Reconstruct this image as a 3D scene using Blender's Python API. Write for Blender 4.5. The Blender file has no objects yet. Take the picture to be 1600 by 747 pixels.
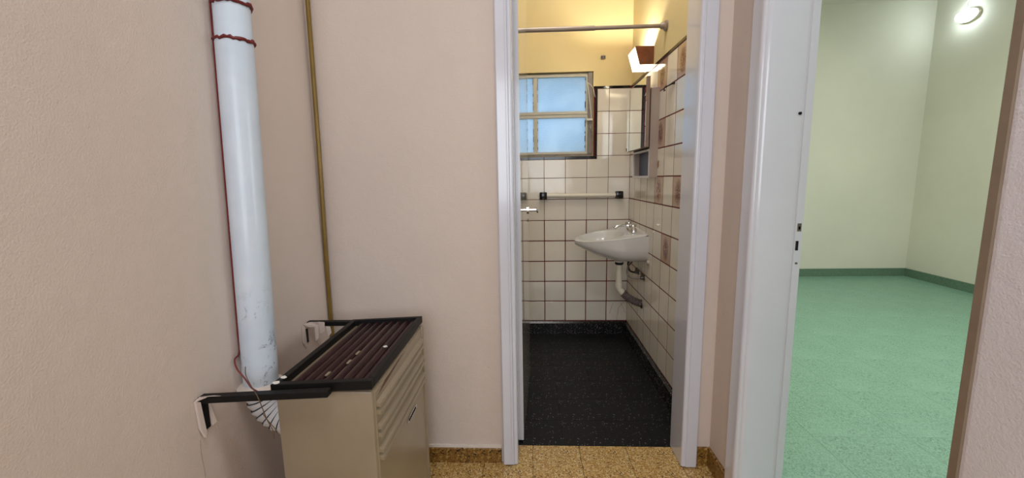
import bpy, bmesh, math, random
from mathutils import Vector, Matrix
random.seed(7)
SC = bpy.context.scene
COL = SC.collection
PI = math.pi

# ------------------------------------------------------------------ camera, world, lights, exposure
cam_data = bpy.data.cameras.new('camera')
cam = bpy.data.objects.new('camera', cam_data); COL.objects.link(cam)
cam_data.sensor_width = 36.0
cam_data.lens = 647.84 / 1600 * 36.0
cam_data.clip_start = 0.02
R_RIGHT = Vector((0.99893679, 0.04287524, -0.01694134))
R_FWD = Vector((-0.04486646, 0.98863541, -0.14348183))
R_UP = Vector((0.01059699, 0.14408937, 0.98950794))
CAM_Z = 1.1546
cam.matrix_world = Matrix(((R_RIGHT.x, R_UP.x, -R_FWD.x, 0), (R_RIGHT.y, R_UP.y, -R_FWD.y, 0),
                           (R_RIGHT.z, R_UP.z, -R_FWD.z, CAM_Z), (0, 0, 0, 1)))
SC.camera = cam

SC.view_settings.view_transform = 'Standard'
SC.view_settings.look = 'None'
SC.view_settings.gamma = 1.0
SC.view_settings.use_curve_mapping = False
SC.view_settings.exposure = 0.0

world = bpy.data.worlds.new('daylight'); SC.world = world
world.use_nodes = True
wb = world.node_tree.nodes['Background']
wb.inputs[0].default_value = (0.44, 0.70, 1.0, 1)
wb.inputs[1].default_value = 1.25

def area(name, loc, target, sx, sy, power, color):
    l = bpy.data.lights.new(name, 'AREA'); l.shape = 'RECTANGLE'; l.size = sx; l.size_y = sy
    l.energy = power; l.color = color
    o = bpy.data.objects.new(name, l); COL.objects.link(o); o.location = loc
    o.rotation_euler = (Vector(target) - Vector(loc)).to_track_quat('-Z', 'Y').to_euler()
    return o
# daylight of the hall's own window behind the camera, the hall's ceiling lamp, the green room's window
area('hall_window_light', (0.0, -2.2, 1.60), (0.0, 0.6, 1.4), 1.4, 1.5, 31, (0.80, 0.91, 1.0))
area('hall_ceiling_lamp', (0.05, 0.15, 2.84), (0.05, 0.15, 0), 0.6, 0.6, 13.5, (0.95, 0.97, 1.0))
area('room_added_fill', (2.5, 2.3, 2.86), (2.5, 2.3, 0), 1.2, 1.2, 62, (1.0, 0.98, 0.94))  # no real lamp: overhead fill added to light the green room evenly
area('room_window_light', (4.15, 0.35, 1.55), (0.0, 0.8, 1.3), 1.5, 1.4, 32, (0.86, 0.94, 1.0))
area('bath_added_fill', (0.1, 1.98, 2.84), (0.1, 2.0, 0), 0.4, 0.4, 8.5, (1.0, 0.97, 0.95))  # no real lamp: fill added for bathroom surfaces that face the camera

# ------------------------------------------------------------------ helpers
def srgb(r, g, b):
    f = lambda c: (c / 255 / 12.92) if c / 255 <= 0.04045 else ((c / 255 + 0.055) / 1.055) ** 2.4
    return (f(r), f(g), f(b), 1)

class NT:
    def __init__(self, name):
        self.m = bpy.data.materials.new(name); self.m.use_nodes = True
        self.t = self.m.node_tree; self.b = self.t.nodes['Principled BSDF']
        self.tc = None
    def n(self, kind, **kw):
        x = self.t.nodes.new(kind)
        for k, v in kw.items():
            if hasattr(x, k): setattr(x, k, v)
            else: x.inputs[k].default_value = v
        return x
    def l(self, a, b): self.t.links.new(a, b)
    def obj(self):
        if not self.tc: self.tc = self.n('ShaderNodeTexCoord')
        return self.tc.outputs['Object']
    def ramp(self, fac, stops, const=False):
        r = self.n('ShaderNodeValToRGB'); self.l(fac, r.inputs[0])
        if const: r.color_ramp.interpolation = 'CONSTANT'
        e = r.color_ramp.elements
        while len(e) < len(stops): e.new(0.5)
        for i, (p, c) in enumerate(stops): e[i].position = p; e[i].color = c
        return r.outputs[0]
    def noise(self, scale, detail=3, rough=0.55, dist=0.0, vec=None):
        x = self.n('ShaderNodeTexNoise'); x.inputs['Scale'].default_value = scale
        x.inputs['Detail'].default_value = detail; x.inputs['Roughness'].default_value = rough
        x.inputs['Distortion'].default_value = dist
        self.l(vec or self.obj(), x.inputs['Vector']); return x.outputs[0]
    def bump(self, height, strength, dist=0.002):
        x = self.n('ShaderNodeBump'); x.inputs['Strength'].default_value = strength
        x.inputs['Distance'].default_value = dist; self.l(height, x.inputs['Height'])
        self.l(x.outputs[0], self.b.inputs['Normal']); return x
    def mix(self, fac, a, b, mode='MIX'):
        x = self.n('ShaderNodeMix', data_type='RGBA', blend_type=mode)
        if isinstance(fac, (int, float)): x.inputs[0].default_value = fac
        else: self.l(fac, x.inputs[0])
        for v, i in ((a, 6), (b, 7)):
            if isinstance(v, tuple): x.inputs[i].default_value = v
            else: self.l(v, x.inputs[i])
        return x.outputs[2]

def paint(name, col, rough=0.5, var=0.06, vscale=3.0, bump=0.0, bscale=200, metal=0.0, coat=0.0, coat_rough=0.08, spec=0.5):
    m = NT(name)
    c2 = tuple(max(0, c * (1 - var)) for c in col[:3]) + (1,)
    c1 = tuple(min(1, c * (1 + var)) for c in col[:3]) + (1,)
    m.l(m.ramp(m.noise(vscale, 4), [(0.3, c2), (0.7, c1)]), m.b.inputs['Base Color'])
    m.b.inputs['Roughness'].default_value = rough; m.b.inputs['Metallic'].default_value = metal
    m.b.inputs['Coat Weight'].default_value = coat; m.b.inputs['Coat Roughness'].default_value = coat_rough
    m.b.inputs['Specular IOR Level'].default_value = spec
    if bump: m.bump(m.noise(bscale, 3), bump)
    return m.m

def plaster(name, col, var=0.035, bump=0.35):
    m = NT(name)
    big = m.noise(1.4, 5, 0.6)
    c2 = tuple(c * (1 - var) for c in col[:3]) + (1,); c1 = tuple(min(1, c * (1 + var)) for c in col[:3]) + (1,)
    m.l(m.ramp(big, [(0.35, c2), (0.65, c1)]), m.b.inputs['Base Color'])
    m.b.inputs['Roughness'].default_value = 0.62; m.b.inputs['Specular IOR Level'].default_value = 0.3
    a = m.noise(260, 3); b = m.noise(22, 4)
    x = m.n('ShaderNodeMath', operation='MULTIPLY_ADD'); m.l(b, x.inputs[0]); x.inputs[1].default_value = 1.6; m.l(a, x.inputs[2])
    m.bump(x.outputs[0], bump, 0.003)
    return m.m

def terrazzo(name, base, chips, scale, rough=0.35, dirt=None, coat=0.0):
    """chips: list of (threshold, colour) for the random value of each cell"""
    m = NT(name)
    v = m.n('ShaderNodeTexVoronoi'); v.inputs['Scale'].default_value = scale; m.l(m.obj(), v.inputs['Vector'])
    s = m.n('ShaderNodeSeparateColor'); m.l(v.outputs['Color'], s.inputs[0])
    c = m.ramp(s.outputs[0], [(0, base)] + chips, True)
    v2 = m.n('ShaderNodeTexVoronoi'); v2.inputs['Scale'].default_value = scale * 0.42; m.l(m.obj(), v2.inputs['Vector'])
    s2 = m.n('ShaderNodeSeparateColor'); m.l(v2.outputs['Color'], s2.inputs[0])
    f2 = m.ramp(s2.outputs[1], [(0, (0, 0, 0, 1)), (0.955, (1, 1, 1, 1))], True)
    g = m.ramp(v2.outputs['Distance'], [(0, (1, 1, 1, 1)), (0.36, (0, 0, 0, 1))], True)
    mm = m.n('ShaderNodeMath', operation='MULTIPLY'); m.l(f2, mm.inputs[0]); m.l(g, mm.inputs[1])
    c = m.mix(mm.outputs[0], c, chips[-1][1])
    if dirt:
        d = m.ramp(m.noise(dirt[1], 6, 0.7, 0.8), [(dirt[2], (0, 0, 0, 1)), (dirt[3], (1, 1, 1, 1))])
        c = m.mix(d, c, dirt[0])
    m.l(c, m.b.inputs['Base Color'])
    m.b.inputs['Roughness'].default_value = rough
    m.b.inputs['Coat Weight'].default_value = coat; m.b.inputs['Coat Roughness'].default_value = 0.15
    m.bump(m.noise(90, 3), 0.06)
    return m.m

def glaze(name, col, var=0.07, decal=False):
    """glazed wall tile, a little different from piece to piece"""
    m = NT(name)
    oi = m.n('ShaderNodeObjectInfo')
    c2 = tuple(c * (1 - var) for c in col[:3]) + (1,); c1 = tuple(min(1, c * (1 + var * .6)) for c in col[:3]) + (1,)
    c = m.ramp(oi.outputs['Random'], [(0, c2), (1, c1)])
    off = m.n('ShaderNodeVectorMath', operation='MULTIPLY_ADD')
    m.l(oi.outputs['Random'], off.inputs[1]); off.inputs[0].default_value = (31, 17, 23); m.l(m.obj(), off.inputs[2])
    c = m.mix(m.ramp(m.noise(14, 4, vec=off.outputs[0]), [(0.35, (0, 0, 0, 1)), (0.8, (0.5, 0.5, 0.5, 1))]), c, c2)
    if decal:
        sp = m.n('ShaderNodeSeparateXYZ'); m.l(m.obj(), sp.inputs[0])
        # a spray of flowers down the middle of the tile, on a tinted ground
        def sq(o, k):
            a = m.n('ShaderNodeMath', operation='MULTIPLY'); m.l(o, a.inputs[0]); a.inputs[1].default_value = k
            b = m.n('ShaderNodeMath', operation='POWER'); m.l(a.outputs[0], b.inputs[0]); b.inputs[1].default_value = 2; return b.outputs[0]
        ad = m.n('ShaderNodeMath', operation='ADD'); m.l(sq(sp.outputs[1], 20.0), ad.inputs[0]); m.l(sq(sp.outputs[2], 14.5), ad.inputs[1])
        body = m.ramp(ad.outputs[0], [(0.15, (1, 1, 1, 1)), (1.0, (0, 0, 0, 1))])
        nz = m.ramp(m.noise(95, 4, 0.6, 0.6, vec=off.outputs[0]), [(0.38, (0, 0, 0, 1)), (0.46, (1, 1, 1, 1))])
        f = m.n('ShaderNodeMath', operation='MULTIPLY'); m.l(body, f.inputs[0]); m.l(nz, f.inputs[1])
        c = m.mix(0.75, c, srgb(176, 138, 116))
        petals = m.ramp(m.noise(160, 2, vec=off.outputs[0]), [(0.4, srgb(84, 32, 22)), (0.6, srgb(130, 62, 44))])
        c = m.mix(f.outputs[0], c, petals)
    m.l(c, m.b.inputs['Base Color'])
    m.b.inputs['Roughness'].default_value = 0.09; m.b.inputs['IOR'].default_value = 1.55
    m.bump(m.noise(9, 2, vec=off.outputs[0]), 0.10, 0.01)
    return m.m

def emit(name, col, strength):
    m = NT(name); m.b.inputs['Base Color'].default_value = (0.8, 0.8, 0.8, 1)
    m.b.inputs['Emission Color'].default_value = col; m.b.inputs['Emission Strength'].default_value = strength
    return m.m

def bx(bm, x0, x1, y0, y1, z0, z1, bev=0.0, seg=1):
    vs = [bm.verts.new((x, y, z)) for x in (x0, x1) for y in (y0, y1) for z in (z0, z1)]
    fs = [(0, 1, 3, 2), (4, 6, 7, 5), (0, 4, 5, 1), (2, 3, 7, 6), (0, 2, 6, 4), (1, 5, 7, 3)]
    F = [bm.faces.new([vs[i] for i in f]) for f in fs]
    if bev:
        es = {e for f in F for e in f.edges}
        bmesh.ops.bevel(bm, geom=list(es), offset=bev, segments=seg, affect='EDGES', profile=0.5)
    return vs

def prism(bm, poly, axis, a, b):
    """extrude a polygon given in the two axes other than `axis` (in xyz order) from a to b"""
    def p(u, v, w):
        return {'x': (w, u, v), 'y': (u, w, v), 'z': (u, v, w)}[axis]
    A = [bm.verts.new(p(u, v, a)) for u, v in poly]; B = [bm.verts.new(p(u, v, b)) for u, v in poly]
    n = len(poly)
    for i in range(n): bm.faces.new((A[i], A[(i + 1) % n], B[(i + 1) % n], B[i]))
    bm.faces.new(A[::-1]); bm.faces.new(B)

def tube(bm, pts, r, seg=10, cap=True, flat=1.0):
    pts = [Vector(p) for p in pts]
    rs = r if isinstance(r, (list, tuple)) else [r] * len(pts)
    t0 = (pts[1] - pts[0]).normalized()
    up = Vector((0, 0, 1)) if abs(t0.z) < 0.9 else Vector((1, 0, 0))
    nrm = (up - t0 * up.dot(t0)).normalized()
    rings = []
    for i, p in enumerate(pts):
        t = (pts[min(i + 1, len(pts) - 1)] - pts[max(i - 1, 0)]).normalized()
        nrm = (nrm - t * nrm.dot(t)).normalized(); bn = t.cross(nrm)
        rings.append([bm.verts.new(p + nrm * (rs[i] * math.cos(2 * PI * k / seg)) + bn * (rs[i] * flat * math.sin(2 * PI * k / seg))) for k in range(seg)])
    for a, b in zip(rings, rings[1:]):
        for k in range(seg): bm.faces.new((a[k], a[(k + 1) % seg], b[(k + 1) % seg], b[k]))
    if cap: bm.faces.new(rings[0][::-1]); bm.faces.new(rings[-1])

def lathe(bm, prof, c, axis='z', seg=16):
    """prof: (radius, height) pairs turned about an axis through c"""
    rings = []
    for r, h in prof:
        ring = []
        for k in range(seg):
            a = 2 * PI * k / seg; u, v = r * math.cos(a), r * math.sin(a)
            d = {'z': (u, v, h), 'x': (h, u, v), 'y': (v, h, u)}[axis]
            ring.append(bm.verts.new((c[0] + d[0], c[1] + d[1], c[2] + d[2])))
        rings.append(ring)
    for a, b in zip(rings, rings[1:]):
        for k in range(seg): bm.faces.new((a[k], a[(k + 1) % seg], b[(k + 1) % seg], b[k]))
    bm.faces.new(rings[0][::-1]); bm.faces.new(rings[-1])

def smooth_path(pts, n=6):
    """Catmull-Rom through the points"""
    P = [Vector(p) for p in pts]; P = [P[0] * 2 - P[1]] + P + [P[-1] * 2 - P[-2]]
    out = []
    for i in range(1, len(P) - 2):
        for k in range(n):
            t = k / n
            out.append(0.5 * ((2 * P[i]) + (P[i + 1] - P[i - 1]) * t + (2 * P[i - 1] - 5 * P[i] + 4 * P[i + 1] - P[i + 2]) * t * t
                              + (3 * P[i] - P[i - 1] - 3 * P[i + 1] + P[i + 2]) * t ** 3))
    out.append(P[-2]); return out

WLOC = {}
def obj(name, bm, mat, parent=None, loc=None, smooth=False, label=None, kind=None):
    """one mesh object; the bmesh is in world coordinates, the origin is `loc` (or the parent's origin)"""
    base = WLOC[parent] if parent else Vector((0, 0, 0))
    L = Vector(loc) if loc is not None else base
    bmesh.ops.translate(bm, verts=bm.verts, vec=-L)
    bmesh.ops.recalc_face_normals(bm, faces=bm.faces)
    me = bpy.data.meshes.new(name); bm.to_mesh(me); bm.free()
    me.materials.append(mat)
    if smooth:
        for p in me.polygons: p.use_smooth = True
        try: me.set_sharp_from_angle(angle=math.radians(38))
        except Exception: pass
    o = bpy.data.objects.new(name, me); COL.objects.link(o)
    if parent: o.parent = parent
    o.location = L - base; WLOC[o] = L
    if label: o['label'] = label
    if kind: o['kind'] = kind
    return o

def inst(name, me, parent, loc, rot=(0, 0, 0)):
    o = bpy.data.objects.new(name, me); COL.objects.link(o); o.parent = parent
    o.location = Vector(loc) - WLOC[parent]; o.rotation_euler = rot; WLOC[o] = Vector(loc)
    return o

def thing(name, label, cat, loc, group=None):
    o = bpy.data.objects.new(name, None); o.empty_display_size = 0.05; COL.objects.link(o)
    o.location = loc; WLOC[o] = Vector(loc); tag(o, label, cat, group); return o

def tag(o, label, cat, group=None):
    o['label'] = label; o['category'] = cat
    if group: o['group'] = group
    return o

def struct(name, bm, mat, label, cat='wall', **k):
    o = obj(name, bm, mat, **k); o['kind'] = 'structure'; o['label'] = label; o['category'] = cat; return o

def B(*boxes, bev=0.0):
    bm = bmesh.new()
    for b in boxes: bx(bm, *b, bev=bev)
    return bm

# ------------------------------------------------------------------ materials
M_PINK = plaster('pink_plaster', srgb(216, 200, 190))
M_ROUGHW = plaster('rough_white_paint', srgb(226, 221, 226))
M_CREAM = plaster('yellow_plaster', srgb(226, 207, 154), bump=0.15)
M_GREENW = plaster('pale_green_plaster', srgb(216, 216, 202), bump=0.15)
M_CEIL = plaster('white_ceiling', srgb(225, 222, 214))
M_GLOSS = paint('glossy_white_paint', srgb(214, 214, 224), 0.28, 0.02, 5, 0.12, 55, coat=1.0, coat_rough=0.12)
M_DOORP = paint('glossy_cream_door_paint', srgb(216, 215, 208), 0.16, 0.03, 4, 0.02, 30, coat=1.0, coat_rough=0.03)
M_BROWNSTRIP = paint('brown_edge', srgb(135, 118, 100), 0.6, 0.08, 30)
M_TERR = terrazzo('ochre_terrazzo', srgb(178, 138, 72), [(0.30, srgb(196, 160, 96)), (0.55, srgb(214, 186, 130)), (0.70, srgb(160, 112, 50)), (0.86, srgb(228, 208, 165)), (0.95, srgb(62, 42, 24))], 250, 0.3, coat=0.3)
M_SKIRT = terrazzo('brown_ochre_terrazzo', srgb(128, 92, 40), [(0.35, srgb(146, 108, 50)), (0.6, srgb(112, 76, 30)), (0.84, srgb(176, 140, 78)), (0.93, srgb(40, 28, 16))], 170, 0.35)
M_BLACKT = terrazzo('black_terrazzo', srgb(19, 19, 21), [(0.45, srgb(15, 15, 17)), (0.80, srgb(24, 24, 25)), (0.978, srgb(46, 46, 46)), (0.993, srgb(140, 140, 136))], 360, 0.5, dirt=(srgb(58, 58, 58), 2.6, 0.6, 0.95))
M_BLACKT.node_tree.nodes['Principled BSDF'].inputs['Specular IOR Level'].default_value = 0.25
M_BLACKS = terrazzo('black_speckled_skirting', srgb(20, 19, 20), [(0.5, srgb(24, 23, 24)), (0.90, srgb(62, 58, 58)), (0.965, srgb(160, 155, 150))], 330, 0.25)
M_GREENF = terrazzo('green_granite', srgb(108, 148, 127), [(0.25, srgb(118, 158, 137)), (0.5, srgb(97, 136, 115)), (0.75, srgb(128, 168, 148)), (0.96, srgb(72, 104, 88))], 210, 0.42, dirt=(srgb(128, 168, 147), 1.3, 0.35, 0.8))
M_GREENS = terrazzo('green_granite_skirting', srgb(94, 122, 103), [(0.3, srgb(101, 130, 110)), (0.6, srgb(87, 114, 96)), (0.9, srgb(106, 130, 113))], 170, 0.4)
M_TILE = glaze('cream_glazed_tile', srgb(231, 223, 209))
M_DECAL = glaze('flower_print_tile', srgb(222, 206, 180), decal=True)
M_BLKTILE = paint('black_glazed_tile', srgb(18, 16, 18), 0.1, 0.1, 20)
M_GROUT = paint('dark_red_grout', srgb(100, 16, 20), 0.8, 0.3, 12, 0.3, 120)
M_JOINT = paint('grey_floor_joint', srgb(70, 62, 52), 0.9, 0.2, 20)
M_JOINTB = paint('black_floor_joint', srgb(40, 40, 40), 0.9, 0.2, 20)
M_JOINTG = paint('green_floor_joint', srgb(88, 122, 104), 0.9, 0.1, 20)
M_PIPE = paint('pale_blue_white_paint', srgb(204, 216, 230), 0.35, 0.04, 9, 0.06, 40, coat=0.3)
M_RED = paint('dark_red_sealant', srgb(104, 24, 26), 0.5, 0.25, 40, 0.4, 90)
M_REDWIRE = paint('red_wire_sheath', srgb(120, 36, 34), 0.45, 0.1, 40)
M_COPPER = paint('tarnished_wire', srgb(110, 88, 66), 0.4, 0.2, 60, metal=0.6)
M_BRASS = paint('yellow_brown_gas_pipe_paint', srgb(134, 108, 50), 0.28, 0.12, 14, metal=0.35)
M_IRON = paint('black_iron', srgb(12, 11, 11), 0.5, 0.25, 30, 0.3, 150, spec=0.25)
M_LID = paint('black_enamel', srgb(15, 14, 14), 0.5, 0.2, 18, 0.12, 100, spec=0.25)
M_SLAT = paint('dark_maroon_enamel', srgb(50, 25, 28), 0.42, 0.4, 9, 0.15, 120, spec=0.3)
M_HEAT = paint('beige_enamel', srgb(147, 131, 108), 0.35, 0.06, 7, 0.05, 120, coat=0.25, coat_rough=0.2)
M_CHROME = paint('chrome', srgb(215, 215, 215), 0.14, 0.05, 8, metal=1.0)
M_DKCHROME = paint('dulled_chrome', srgb(120, 112, 105), 0.3, 0.15, 30, metal=0.9)
M_FLAKE = paint('paint_flake', srgb(206, 190, 182), 0.7, 0.06, 20)
M_WHITECH = paint('white_chip', srgb(235, 232, 226), 0.7, 0.03, 20)
M_PORC = paint('white_porcelain', srgb(214, 211, 206), 0.12, 0.02, 6, coat=0.5)
M_BLACKPL = paint('black_plastic', srgb(14, 13, 14), 0.14, 0.1, 10)
M_BAR = paint('white_plastic_bar', srgb(226, 218, 200), 0.25, 0.03, 10)
M_WINF = paint('grey_cream_window_paint', srgb(196, 192, 176), 0.4, 0.06, 12, 0.1, 90)
M_WING = paint('shaded_grey_paint', srgb(128, 120, 112), 0.6, 0.15, 25, 0.2, 120)  # darker than the sash paint: the window frame's shade is in this grey
M_CABS = paint('taupe_cabinet_enamel', srgb(176, 160, 148), 0.35, 0.04, 8)
M_CABW = paint('white_cabinet_trim', srgb(205, 202, 204), 0.3, 0.03, 8)
M_NICHE = paint('slate_blue_niche', srgb(72, 80, 108), 0.4, 0.06, 10)
M_BROWNL = paint('brown_glazed_lamp_ceramic', srgb(118, 66, 42), 0.15, 0.25, 16, coat=0.5)
M_ROD = paint('dull_aluminium', srgb(158, 144, 132), 0.4, 0.08, 14, metal=0.35)
M_TAPE = paint('grey_wrapping_tape', srgb(98, 88, 88), 0.4, 0.5, 55, 0.7, 70)
M_RUBBER = paint('black_rubber', srgb(20, 18, 18), 0.6, 0.1, 20)
M_DARK = paint('dark_hole', srgb(14, 12, 12), 0.9, 0.1, 20)
M_CORD = paint('white_cord', srgb(225, 220, 208), 0.6, 0.04, 20)
M_CAULK = paint('white_caulk', srgb(226, 214, 204), 0.7, 0.06, 25, 0.3, 120)

mm = NT('mirror_glass'); mm.b.inputs['Base Color'].default_value = (0.86, 0.90, 0.86, 1)
mm.b.inputs['Metallic'].default_value = 1; mm.b.inputs['Roughness'].default_value = 0.015; M_MIRROR = mm.m

# frosted window glass: passes the daylight diffusely, rippled towards its edges
g = NT('rippled_frosted_glass'); g.t.nodes.remove(g.b)
tr = g.n('ShaderNodeBsdfTranslucent'); gl = g.n('ShaderNodeBsdfGlossy'); gl.inputs['Roughness'].default_value = 0.25
wv = g.n('ShaderNodeTexWave'); wv.wave_type = 'BANDS'; wv.bands_direction = 'Z'
wv.inputs['Scale'].default_value = 42; wv.inputs['Distortion'].default_value = 5; wv.inputs['Detail'].default_value = 2; wv.inputs['Detail Scale'].default_value = 1.2
g.l(g.obj(), wv.inputs['Vector'])
gc = g.ramp(wv.outputs['Fac'], [(0.0, (0.55, 0.66, 0.76, 1)), (0.25, (0.93, 0.95, 0.97, 1))])
msk = g.ramp(g.noise(4.5, 3, 0.5, 0.4), [(0.42, (0, 0, 0, 1)), (0.55, (1, 1, 1, 1))])
g.l(g.mix(msk, (0.93, 0.95, 0.97, 1), gc), tr.inputs['Color'])
ms = g.n('ShaderNodeMixShader'); ms.inputs[0].default_value = 0.05
g.l(tr.outputs[0], ms.inputs[1]); g.l(gl.outputs[0], ms.inputs[2])
g.l(ms.outputs[0], g.t.nodes['Material Output'].inputs[0]); M_FROST = g.m
# opal glass of the bathroom lamp
g = NT('opal_lamp_glass'); g.t.nodes.remove(g.b)
tr = g.n('ShaderNodeBsdfTranslucent'); tr.inputs['Color'].default_value = (0.93, 0.96, 0.88, 1)
df = g.n('ShaderNodeBsdfDiffuse'); df.inputs['Color'].default_value = (0.9, 0.92, 0.86, 1)
ms = g.n('ShaderNodeMixShader'); ms.inputs[0].default_value = 0.45
g.l(tr.outputs[0], ms.inputs[1]); g.l(df.outputs[0], ms.inputs[2]); tp_ = g.n('ShaderNodeBsdfTransparent'); m2 = g.n('ShaderNodeMixShader'); m2.inputs[0].default_value = 0.22
g.l(ms.outputs[0], m2.inputs[1]); g.l(tp_.outputs[0], m2.inputs[2]); g.l(m2.outputs[0], g.t.nodes['Material Output'].inputs[0]); M_OPAL = g.m
M_LED = emit('lit_led_diffuser', (0.86, 0.95, 1.0, 1), 24)

# ------------------------------------------------------------------ dimensions
HY = 1.558      # hall back wall
XL = -0.80      # hall left wall
XR = 0.708      # hall right wall
BY0, BY1 = 1.667, 2.979   # bathroom front and back
BX = 0.700      # bathroom right wall
BXL = -0.95     # bathroom left wall
TOP = 1.755     # top of the wall tiles
GX0, GX1, GY0, GY1 = 0.842, 4.21, -1.05, 4.757   # green room
CH = 2.90
DX0, DX1 = -0.060, 0.592  # bathroom door opening
RY0, RY1 = 0.645, 1.318   # green room door opening
WX0, WX1, WZ0, WZ1 = -0.36, 0.440, 1.305, 1.872  # bathroom window opening

# ------------------------------------------------------------------ floors
def tile_mesh(name, sx, sy, sz, bev, mat):
    bm = bmesh.new(); bx(bm, -sx / 2, sx / 2, -sy / 2, sy / 2, -sz / 2, sz / 2, bev=bev)
    bmesh.ops.recalc_face_normals(bm, faces=bm.faces)
    me = bpy.data.meshes.new(name); bm.to_mesh(me); bm.free(); me.materials.append(mat); return me

fl = struct('floor', B((XL, GX0, -2.3, BY0, -0.10, -0.008)), M_JOINT, 'hall floor of speckled ochre terrazzo tiles', 'floor')
me_cache = {}
def floor_tiles(parent, x0, x1, y0, y1, xs, ys, mat, gap, bev=0.0008, name='tile', ztop=0.0):
    xs = [x for x in xs if x0 < x < x1]; ys = [y for y in ys if y0 < y < y1]
    X = [x0] + xs + [x1]; Y = [y0] + ys + [y1]
    for xa, xb in zip(X, X[1:]):
        for ya, yb in zip(Y, Y[1:]):
            sx, sy = round(xb - xa - gap, 4), round(yb - ya - gap, 4)
            key = (mat.name, sx, sy)
            if key not in me_cache: me_cache[key] = tile_mesh(name, sx, sy, 0.008, bev, mat)
            inst(name, me_cache[key], parent, ((xa + xb) / 2, (ya + yb) / 2, ztop - 0.004))
floor_tiles(fl, XL, XR, 0.416, HY + 0.058, [-0.6, -0.4, -0.2, 0.0, 0.2, 0.4, 0.6], [0.616, 0.816, 1.016, 1.216, 1.416], M_TERR, 0.0014)
floor_tiles(fl, DX0 - .02, DX1 + .02, HY + 0.058, BY0, [0.0, 0.2, 0.4], [], M_TERR, 0.0014)
obj('floor_slab', B((XL, XR, -2.3, 0.4152, -0.0082, 0)), M_TERR, fl)

fb = struct('floor_bathroom', B((BXL, BX, BY0, BY1, -0.10, -0.008)), M_JOINTB, 'bathroom floor of black speckled terrazzo', 'floor')
floor_tiles(fb, BXL, BX, BY0, BY1, [-0.846, -0.65, -0.454, -0.258, -0.062, 0.134, 0.33, 0.526], [1.86, 2.056, 2.252, 2.448, 2.644, 2.84], M_BLACKT, 0.0008, 0.0004)
fg = struct('floor_room', B((GX0, GX1, GY0, GY1, -0.10, -0.008)), M_JOINTG, 'green granite floor of the empty side room', 'floor')
floor_tiles(fg, GX0, GX1, GY0, GY1, [GX0 + .4 * i for i in range(1, 9)], [GY0 + .4 * i for i in range(1, 15)], M_GREENF, 0.0007, 0.0005)
obj('threshold_slab', B((XR, GX0, RY0, RY1, -0.008, 0)), M_GREENF, fl)

# ------------------------------------------------------------------ hall shell
struct('wall_left', B((XL - .12, XL, -2.3, HY, 0, CH)), M_PINK, 'pale pink rough-plastered hall wall behind the white flue pipe')
struct('wall_back', B((BXL - .12, DX0 - .02, HY, BY0, 0, CH), (DX1 + .02, XR, HY, BY0, 0, CH), (DX0 - .02, DX1 + .02, HY, BY0, 2.08, CH)),
       M_PINK, 'pale pink hall wall around the bathroom doorway')
struct('wall_right', B((XR, GX0, RY1 + .02, BY0, 0, CH), (XR, GX0, -2.3, RY0 - .02, 0, CH), (XR, GX0, RY0 - .02, RY1 + .02, 2.08, CH)),
       M_PINK, 'pink hall wall around the doorway to the green room')
struct('wall_front', B((XL - .12, GX0, -2.42, -2.3, 0, CH)), M_PINK, 'hall wall behind the viewer')
struct('ceiling', B((XL - .12, GX0, -2.42, BY0, CH, CH + .1)), M_CEIL, 'white ceiling of the hall', 'ceiling')

# hairline crack in the left wall's plaster
bm = bmesh.new(); tube(bm, smooth_path([(XL, .885, .545), (XL, .883, .505), (XL, .886, .45), (XL, .878, .38), (XL, .882, .31)], 4), .0007, 5)
obj('crack', bm, paint('grey_crack', srgb(150, 136, 130), .8, .1, 20), bpy.data.objects['wall_left'])

# skirting tiles
def skirt_run(name, label, a, b, axis, fixed, depth, h, joints, mat, mortar, chamfer=0.004):
    """a row of skirting tiles along x or y in front of the wall plane `fixed` (depth is signed)"""
    d0, d1 = sorted((fixed, fixed + depth * 0.55))
    bmr = B((a, b, d0, d1, 0, h * 0.97)) if axis == 'x' else B((d0, d1, a, b, 0, h * 0.97))
    root = struct(name, bmr, mortar, label, 'skirting')
    J = [a] + sorted(j for j in joints if a < j < b) + [b]
    e0, e1 = fixed, fixed + depth
    for p, r in zip(J, J[1:]):
        bm = bmesh.new(); c = chamfer * (1 if depth > 0 else -1)
        poly = [(e0, 0), (e1, 0), (e1, h - chamfer), (e1 - c, h), (e0, h)]
        prism(bm, poly, 'x' if axis == 'x' else 'y', p + .0006, r - .0006)
        obj('tile', bm, mat, root, loc=((p + r) / 2, fixed, 0) if axis == 'x' else (fixed, (p + r) / 2, 0))
    return root
skirt_run('baseboard_back', 'ochre terrazzo skirting left of the bathroom doorway', XL, -0.128, 'x', HY, -0.010, 0.066, [-0.67, -0.47, -0.268], M_SKIRT, M_JOINT)
skirt_run('baseboard_corner', 'short ochre skirting tile right of the bathroom doorway', 0.652, XR - .01, 'x', HY, -0.010, 0.078, [], M_SKIRT, M_JOINT)
skirt_run('baseboard_right', 'ochre terrazzo skirting on the hall return wall', 1.402, HY, 'y', XR, -0.010, 0.078, [1.54], M_SKIRT, M_JOINT)
skirt_run('baseboard_left', 'ochre terrazzo skirting along the left hall wall behind the heater', -2.3, HY - .01, 'y', XL, 0.010, 0.066, [0.2, 0.4, 0.6, 0.8, 1.0, 1.2, 1.4], M_SKIRT, M_JOINT)
# ragged plaster lip over the skirting
bm = bmesh.new(); random.seed(3)
n = 30; xs = [XL + (0.672) * i / n for i in range(n + 1)]
prism(bm, [(x, 0.066) for x in xs] + [(x, 0.076 + random.uniform(-.0015, .002)) for x in xs[::-1]], 'y', HY - 0.007, HY)
tag(obj('trim_1', bm, M_CAULK), 'white plaster lip above the ochre skirting', 'trim')['kind'] = 'structure'

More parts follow.
